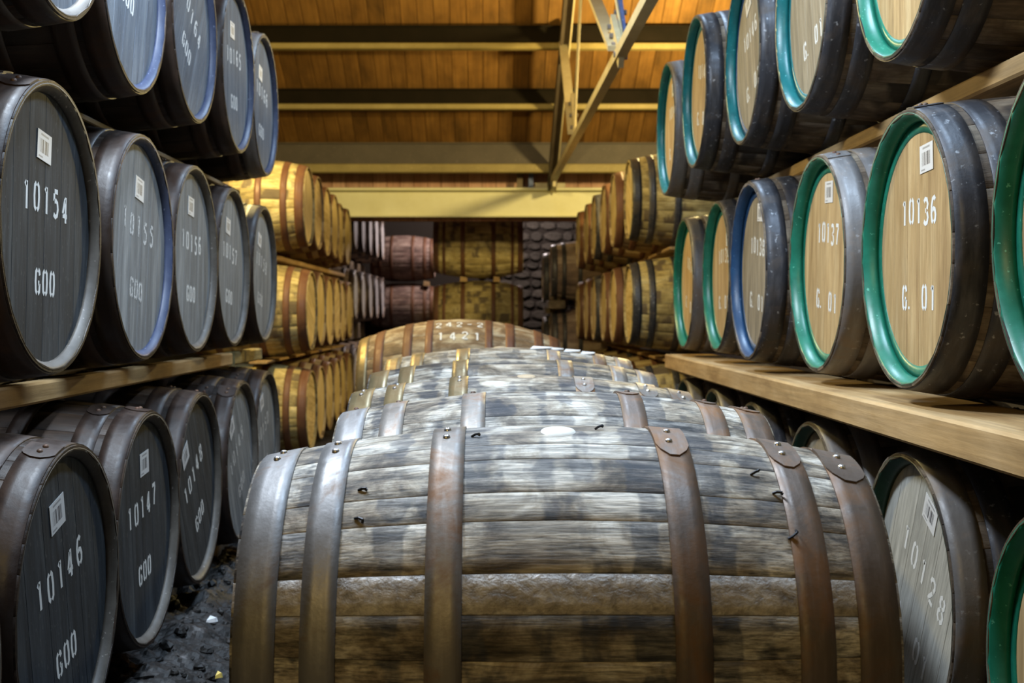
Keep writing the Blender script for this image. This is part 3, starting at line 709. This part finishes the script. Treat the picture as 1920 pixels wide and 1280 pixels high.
def right(n, y_, x_, z_, label, roll=0.0, number=None, code='G. 01', card=(0.045, 0.195, 0.0), head='oak_head', chime='green_paint', ring='green_paint', stave='right_stave', hoop='right_hoop', **k):
    P = dict(nv=0.083, nh=0.054, np=0.046, cv=-0.105, ch=0.052, cp=0.050); P.update(k.pop('num', {}))
    return barrel(HOGS[2 + n % 2], label, GR, (x_ + 0.44, y_, z_), PI, R(roll), stave, hoop, head, chime, ring, number, code, card, num=P, **k)
right(0, 1.93, .890, .139, 'green-rimmed barrel cut off by the right edge, nearest in the right middle row', 0, None, None, None)
right(1, 2.727, .895, .139, 'green-rimmed oak barrel stencilled 10136, nearest whole head on the right', -1, '10136', card=(0.05, 0.195, 0.06))
right(0, 3.51, .907, .140, 'green-rimmed oak barrel stencilled 10137 with grey top hoop', -6, '10137', hoop='grey_hoop', card=(0.0, 0.20, 0.05))
right(1, 4.27, .872, .145, 'blue-rimmed barrel stencilled 10138 in the right middle row', -6, '10138', chime='blue_paint', ring='blue_paint', head='grey_oak_head', card=(0.03, 0.20, 0.02))
right(0, 5.06, .905, .150, 'narrow-looking green-rimmed barrel fourth from the 10136 one, right middle row', 0, '10139', card=(0.1, 0.15, 0.0), chime='green_paint')
right(1, 5.85, .895, .140, 'last green-rimmed barrel of the right middle row, above the end of the thick rail', -14, '10140', card=(0.11, 0.14, 0.0), hoop='grey_hoop')
right(0, 2.89, .925, .890, 'green-rimmed barrel cut off by the top edge, top right of the photo', 0, None, None, None, head='oak_head', num={})
right(1, 3.62, .890, .890, 'teal-rimmed greyish barrel with only G. 01 showing, right top row', 10, '10145', head='grey_oak_head', chime='teal_paint', ring='teal_paint', card=None)
right(0, 4.34, .867, .890, 'teal-rimmed barrel stencilled 10146 in the right top row', 14, '10146', head='grey_oak_head', chime='teal_paint', ring='blue_paint', card=(0.0, 0.2, 0.2))
right(1, 5.05, .816, .892, 'teal-rimmed golden barrel second from the far end of the right top row', -8, '10147', chime='teal_paint', ring='teal_paint', card=(0.09, 0.17, -0.2))
right(0, 5.77, .803, .848, 'last barrel of the right top row, teal rim against the roof boarding', 0, '10148', chime='teal_paint', ring='teal_paint', card=(0.02, 0.18, 0.0), hoop='grey_hoop')
right(1, 1.99, .905, -.612, 'green-rimmed barrel cut off at the lower right corner', 0, None, None, None)
right(0, 2.78, .916, -.612, 'greyish barrel stencilled 10128 with dark rim on the right floor row', -27, '10128', head='lit_grey_head', chime='dark_green_paint', ring=None, hoop='right_hoop', hoopmats={0: 'grey_hoop'}, card=(-0.02, 0.19, 0.0), num=dict(nv=0.05, cv=-0.14, nh=0.06, np=0.062, ch=0.06, cp=0.055))
for i, (yy, lb, hm) in enumerate(((3.58, 'grey-hooped barrel peeping up behind the nearest centre barrel, below the thick rail', 'grey_hoop'), (4.38, 'dark-hooped barrel showing its top under the thick rail, second behind 10128', 'right_hoop'),
                   (5.15, 'small rounded barrel top under the thick rail, third behind 10128', 'grey_hoop'), (5.92, 'farthest barrel top under the end of the thick rail', 'grey_hoop'))):
    right(i + 1, yy, .910, -.612, lb, 20 * i, None, None, None, chime='dark_green_paint', ring=None, hoop=hm, head='grey_oak_head')

# ------------------------------------------------------------------ centre line of weathered barrels lying across the aisle
GC = 'weathered barrels lying in a line down the middle'
a = barrel(BOUR, 'large weathered grey barrel nearest the camera, white oval bung on top', GC, (0.1075, 2.05, -0.513), 0.0, 0.0, 'bourbon_stave', 'bourbon_hoop', bung=(0.0, R(9), 'white_bung', 0.030), rivet='rivet', laps='top', lap_at=R(3), staveover={16: 'rough_stave'}, hoopmats={0: 'rust_hoop', 2: 'rust_hoop', 4: 'rust_hoop', 1: 'silver_hoop', 3: 'silver_hoop'})
# bent nails and nail heads on the nearest barrel
def nail(t, kit, x, an, pts):
    r = prof(x, kit.L, kit.Rh, kit.Rb)
    m = MB()
    for p, q in zip(pts, pts[1:]): m.tube(p, q, 0.0021, 6)
    m.build('bent_nail', 'nail', t, (x, -r * math.sin(an), kit.Rb + r * math.cos(an)), (an, 0, 0))
for x, dg in ((-0.305, 36), (-0.306, 46), (0.312, 37), (0.322, 52), (-0.138, 12), (0.285, 30), (0.06, 6)):
    s = rngG.uniform(-1, 1)
    nail(a, BOUR, x, R(dg), [(0, 0, 0), (0.006, 0.002 * s, 0.004), (0.013, 0.008 * s, 0.006), (0.012, 0.013 * s, 0.003)])
barrel(BOUR2, 'weathered barrel with blue-grey stains, second in the centre line', GC, (0.137, 2.85, -0.506), R(-0.5), R(40), 'bourbon_stave', 'bourbon_hoop', rivet='rust_rivet', laps='top', lap_at=R(-16), hoopmats={0: 'rust_hoop', 2: 'rust_hoop', 4: 'rust_hoop', 1: 'silver_hoop'})
barrel(BOUR, 'weathered barrel with pale wooden bung, third in the centre line', GC, (0.085, 3.56, -0.504), 0.0, R(14), 'bourbon_stave', 'bourbon_hoop', bung=(0.015, R(6), 'wood_bung', 0.028), rivet='rivet', laps='top', lap_at=R(5), hoopmats={1: 'brass_hoop', 3: 'brass_hoop', 5: 'brass_hoop'})
barrel(BOUR2, 'weathered barrel with brassy left hoops, fourth in the centre line', GC, (0.073, 4.24, -0.482), 0.0, R(75), 'bourbon_stave', 'bourbon_hoop', laps=False, hoopmats={1: 'brass_hoop', 3: 'brass_hoop', 5: 'brass_hoop'})
d = barrel(BOUR, 'weathered barrel with white paper scraps on top, fifth in the centre line', GC, (0.068, 4.92, -0.462), 0.0, R(-9), 'bourbon_stave', 'bourbon_hoop', bung=(-0.03, R(2), 'wood_bung', 0.028), laps=False, hoopmats={1: 'brass_hoop', 3: 'brass_hoop', 5: 'brass_hoop'})
for x, an, sx, sy in ((0.13, 4, 0.045, 0.03), (0.19, 5, 0.03, 0.02), (0.25, 6, 0.035, 0.022), (0.31, 8, 0.03, 0.02)):
    r = prof(x, BOUR.L, BOUR.Rh, BOUR.Rb) + 0.003
    MB().add([(-sx, -sy, 0), (sx * .8, -sy * .7, 0.004), (sx, sy, 0.001), (-sx * .7, sy * .8, 0.006), (-sx, -sy, -.003), (sx * .8, -sy * .7, 0.0), (sx, sy, -.002), (-sx * .7, sy * .8, 0.002)],
             [(0, 1, 2, 3), (7, 6, 5, 4), (0, 4, 5, 1), (1, 5, 6, 2), (2, 6, 7, 3), (3, 7, 4, 0)]).build('paper_scrap', 'card', d, (x, -r * math.sin(R(an)), BOUR.Rb + r * math.cos(R(an))), (R(an), 0, 0))
t = barrel(CHALK, 'big bulging barrel with 242 chalked on it, beyond the centre line', None, (-0.17, 6.95, -0.45), 0.0, 0.0, 'chalky_stave', 'far_hoop', laps=False, hoopmats={1: 'brass_hoop'})
def on_chalk(dx, da):
    def pl(u, v):
        x = u + dx; r = prof(x, CHALK.L, CHALK.Rh, CHALK.Rb) + 0.0015; an = da - v / r
        return (x, -r * math.sin(an), r * math.cos(an))
    return pl
lettering('chalk_mark', '242-2', 0.06, 0.056, 0.008, on_chalk(0.0, R(21)), t, (0, 0, CHALK.Rb), (0, 0, 0), 'stencil', 0.01, 3)
lettering('chalk_mark', '1421', 0.06, 0.065, 0.008, on_chalk(0.0, R(37)), t, (0, 0, CHALK.Rb), (0, 0, 0), 'stencil', 0.01, 4)
rail(-0.55, -0.43, 6.5, 7.4, -1.025, -0.853, 'old_rail', 'left bearer under the chalked barrel', 'timber rails')
rail(0.09, 0.21, 6.5, 7.4, -1.025, -0.853, 'old_rail', 'right bearer under the chalked barrel', 'timber rails')

# ------------------------------------------------------------------ far stacks
ORD = ['first', 'second', 'third', 'fourth', 'fifth', 'sixth', 'seventh']
ROWN = ['top', 'middle', 'bottom']
def far(side, n, row, y_, x_, z_, label, group, head='far_head', full=False, body='far_body', hoop='far_hoop', kit=None, roll=None):
    kit = kit or FAR
    cx = x_ + side * kit.L / 2
    return barrel(kit, label, group, (cx, y_, z_), 0.0 if side < 0 else PI, rngG.uniform(0, 6) if roll is None else roll, 'far_stave', hoop, head, None, None, full=full, body=body, laps=False)
FX = [-1.272, -1.305, -1.333, -1.362, -1.402, -1.42]
for r_, zc in enumerate((0.753, 0.022, -0.674)):
    for i in range(6):
        far(-1, i, r_, 8.8 + 0.74 * i, FX[i] + (0.02 if r_ else 0), zc + (0.012 * (i % 2) if r_ < 2 else 0),
            '%s barrel from the front in the %s row of the blond stack, far left' % (ORD[i], ROWN[r_]), 'blond barrels of the far left stack', full=(i == 0))
for z0, z1, za, zb, nm in ((0.374, 0.412, 0.378, 0.410, 'top'), (-0.335, -0.319, -0.331, -0.321, 'middle')):
    rail(-1.62, -1.50, 8.4, 12.9, z0, z1, 'rail', 'timber rail under the %s row of the far left stack' % nm, TR)
    rail(-2.02, -1.92, 8.4, 12.9, za, zb, 'old_rail', 'rear timber rail under the %s row of the far left stack' % nm, TR)
GX = [.962, .926, .919, .90, .891, .867]; GZ = [.80, .787, .773, .76, .746, .733]
for r_ in range(3):
    for i in range(6):
        zc = GZ[i] if r_ == 0 else (0.07 if r_ == 1 else -0.674)
        if r_ == 1: zc -= 0.008 * i
        far(1, i, r_, 8.8 + 0.74 * i, GX[i], zc, '%s barrel from the front in the %s row of the far right stack' % (ORD[i], ROWN[r_]), 'barrels of the far right stack', full=(i == 0), hoop='right_hoop' if i % 3 == 0 else 'far_hoop')
for xa, xb, m, nm in ((1.20, 1.34, 'rail', ''), (1.58, 1.70, 'old_rail', 'rear ')):
    rail(xa, xb, 8.40, 12.9, 0.432, 0.452, m, nm + 'timber rail under the top row of the far right stack', TR, rx=-0.0146)
    rail(xa, xb, 8.40, 12.9, -0.332, -0.312, m, nm + 'timber rail under the middle row of the far right stack', TR)
for r_, zc in enumerate((1.02, 0.22, -0.674)):
    for i in range(5):
        far(-1, i, r_, 14.35 + 0.76 * i, -1.535 + 0.012 * i, zc, '%s pale barrel in the %s row behind the cream girder on the left' % (ORD[i], ROWN[r_]), 'pale barrels behind the girder', 'back_head', body='back_body', kit=BACK if False else FAR, hoop='left_hoop')
for z0, z1, nm in ((0.562, 0.678, 'top'), (-0.332, -0.122, 'middle')):
    rail(-1.9, -1.78, 13.9, 17.7, z0, z1, 'old_rail', 'timber rail under the %s row of pale barrels behind the girder' % nm, TR)
GB = 'barrels lying across the far end of the aisle'
def across(kit, label, x_, y_, z_, stave, hoop, full=True, body='back_body'):
    return barrel(kit, label, GB, (x_, y_, z_), 0.0, rngG.uniform(0, 6), stave, hoop, None, None, None, full=full, body=body, laps=False)
across(BACK, 'blond barrel with brown hoops lying across the aisle end, upper of two', -0.147, 15.0, 0.815, 'far_stave', 'far_hoop')
across(BACK, 'blond barrel with brown hoops lying across the aisle end, lower of two', -0.147, 15.0, 0.005, 'far_stave', 'far_hoop')
rail(-0.50, -0.40, 14.75, 15.25, -1.025, -0.374, 'old_rail', 'left timber block under the blond barrels at the aisle end', TR)
rail(0.12, 0.22, 14.75, 15.25, -1.025, -0.374, 'old_rail', 'right timber block under the blond barrels at the aisle end', TR)
across(FAR, 'reddish grey barrel lying across, upper one at the left of the aisle end', -1.27, 18.2, 0.80, 'pink_stave', 'far_hoop')
across(FAR, 'reddish grey barrel lying across, lower one at the left of the aisle end', -1.27, 18.2, 0.11, 'pink_stave', 'far_hoop')
rail(-1.5, -1.4, 18.0, 18.4, -1.025, -0.228, 'old_rail', 'left timber block under the reddish barrels', TR)
rail(-1.1, -1.0, 18.0, 18.4, -1.025, -0.228, 'old_rail', 'right timber block under the reddish barrels', TR)
def chock(x, y, z, w_, h_, label):
    b = MB(); b.add([(-w_ / 2, -0.06, 0), (w_ / 2, -0.06, 0), (w_ / 2, 0.06, 0), (-w_ / 2, 0.06, 0), (-w_ / 2 * .8, -0.05, h_), (w_ / 2 * .9, -0.05, h_ * .8), (w_ / 2 * .9, 0.05, h_ * .8), (-w_ / 2 * .8, 0.05, h_)],
                    [(3, 2, 1, 0), (4, 5, 6, 7), (0, 1, 5, 4), (1, 2, 6, 5), (2, 3, 7, 6), (3, 0, 4, 7)])
    tag(b.build('wooden_chock', 'rail', None, (x, y, z + EYE)), label, 'chock', 'chocks between stacked barrels')
chock(-0.32, 14.82, 0.378, 0.09, 0.062, 'left wooden chock between the two blond barrels')
chock(0.07, 14.82, 0.378, 0.08, 0.062, 'right wooden chock between the two blond barrels')
chock(-0.92, 18.02, 0.40, 0.09, 0.075, 'wooden chock between the two reddish barrels')
# dark barrels poking out beyond the far right stack
GD = 'dark barrels beyond the far right stack'
for i, (yy, xx, zz, lb) in enumerate(((13.75, .655, .47, 'dark-headed barrel just beyond the far right stack, upper one'), (14.5, .60, .41, 'blue-black headed barrel against the stone wall, beyond the far right stack'),
                                     (13.75, .66, -.27, 'lower dark barrel just beyond the far right stack'), (14.5, .60, -.32, 'lower dark barrel against the stone wall'))):
    far(1, i, 0, yy, xx, zz, lb, GD, 'navy_rim', body='back_body', hoop='right_hoop')
rail(0.70, 0.80, 13.45, 14.05, -1.025, -0.586, 'old_rail', 'nearer timber block under the dark barrels beyond the far right stack', TR)
rail(0.70, 0.80, 14.2, 14.8, -1.025, -0.640, 'old_rail', 'farther timber block under the dark barrels beyond the far right stack', TR)
rail(0.62, 0.80, 13.45, 14.05, 0.056, 0.142, 'old_rail', 'nearer thick plank between the dark barrels beyond the far right stack', TR)
rail(0.62, 0.80, 14.2, 14.8, 0.004, 0.084, 'old_rail', 'farther thick plank between the dark barrels beyond the far right stack', TR)

# ------------------------------------------------------------------ rubble along the left aisle
def rubble():
    from mathutils import noise as mn
    rng = random.Random(31); mb = MB()
    base = lambda y: -0.86 - 0.03 * (y - 2)
    def ground(x, y):
        o_ = x - base(y)
        h = 0.085 - max(0, o_) * 0.40 + 0.035 * mn.fractal(Vector((x * 9, y * 9, 0)), 1.0, 2.0, 5)
        return max(h, -0.03)
    nx, ny = 60, 420; vs = []; fs = []
    for j in range(ny + 1):
        y = 1.4 + 5.0 * j / ny
        for i in range(nx + 1):
            x = max(base(y) - 0.2, -1.06) + 0.58 * i / nx
            vs.append((x, y, ground(x, y) - (0.07 if i in (0, nx) else 0)))
    for j in range(ny):
        for i in range(nx):
            a_ = j * (nx + 1) + i; fs.append((a_, a_ + 1, a_ + nx + 2, a_ + nx + 1))
    mb.add(vs, fs)
    for _ in range(700):
        y = 1.5 + 4.8 * rng.random(); x = base(y) + rng.gauss(0.12, 0.13)
        if not (max(base(y) - 0.12, -1.02) < x < -0.42): continue
        s = rng.choice((0.004, 0.006, 0.009, 0.014, 0.022)) * rng.uniform(0.7, 1.3)
        rot = Matrix.Rotation(rng.uniform(0, 6), 3, 'Z') @ Matrix.Rotation(rng.uniform(-.6, .6), 3, 'X')
        c = Vector((x, y, ground(x, y) + s * 0.1)); v = []; K = 7
        for k, (rr, zz) in enumerate(((0.75, -0.5), (1.0, 0.0), (0.6, 0.5))):
            for i in range(K):
                a_ = 2 * PI * i / K; q = rr * rng.uniform(0.75, 1.2)
                v.append(c + rot @ Vector((q * math.cos(a_), q * 0.75 * math.sin(a_), zz * rng.uniform(.6, 1.1))) * s)
        mb.add(v, [(k * K + i, k * K + (i + 1) % K, (k + 1) * K + (i + 1) % K, (k + 1) * K + i) for k in (0, 1) for i in range(K)] + [tuple(2 * K + i for i in range(K))])
    return tag(mb.build('rubble', 'rubble'), 'grey broken rubble and dirt along the foot of the left barrels', 'rubble', None, 'stuff')
rubble()
def chip(x, y, z, s, mat, label):
    tag(MB().add([(-s, -s * .6, 0), (s * .8, -s, 0.004), (s, s * .7, 0), (-s * .6, s, .008), (-s * .9, -s * .5, .008), (s * .7, -s * .8, .016), (s * .8, s * .6, .012), (-s * .5, s * .8, .018)],
                 [(3, 2, 1, 0), (4, 5, 6, 7), (0, 1, 5, 4), (1, 2, 6, 5), (2, 3, 7, 6), (3, 0, 4, 7)]).build('debris_chip', mat, None, (x, y, z + 0.01)), label, 'debris', 'bright scraps on the rubble')
chip(-0.845, 3.80, 0.065, 0.016, 'card', 'white scrap lying on the rubble beside barrel 10147')
chip(-0.72, 3.32, 0.035, 0.009, 'yellow_chip', 'small yellow chip on the rubble, nearer one')
chip(-0.70, 3.55, 0.030, 0.008, 'yellow_chip', 'small yellow chip on the rubble, farther one')
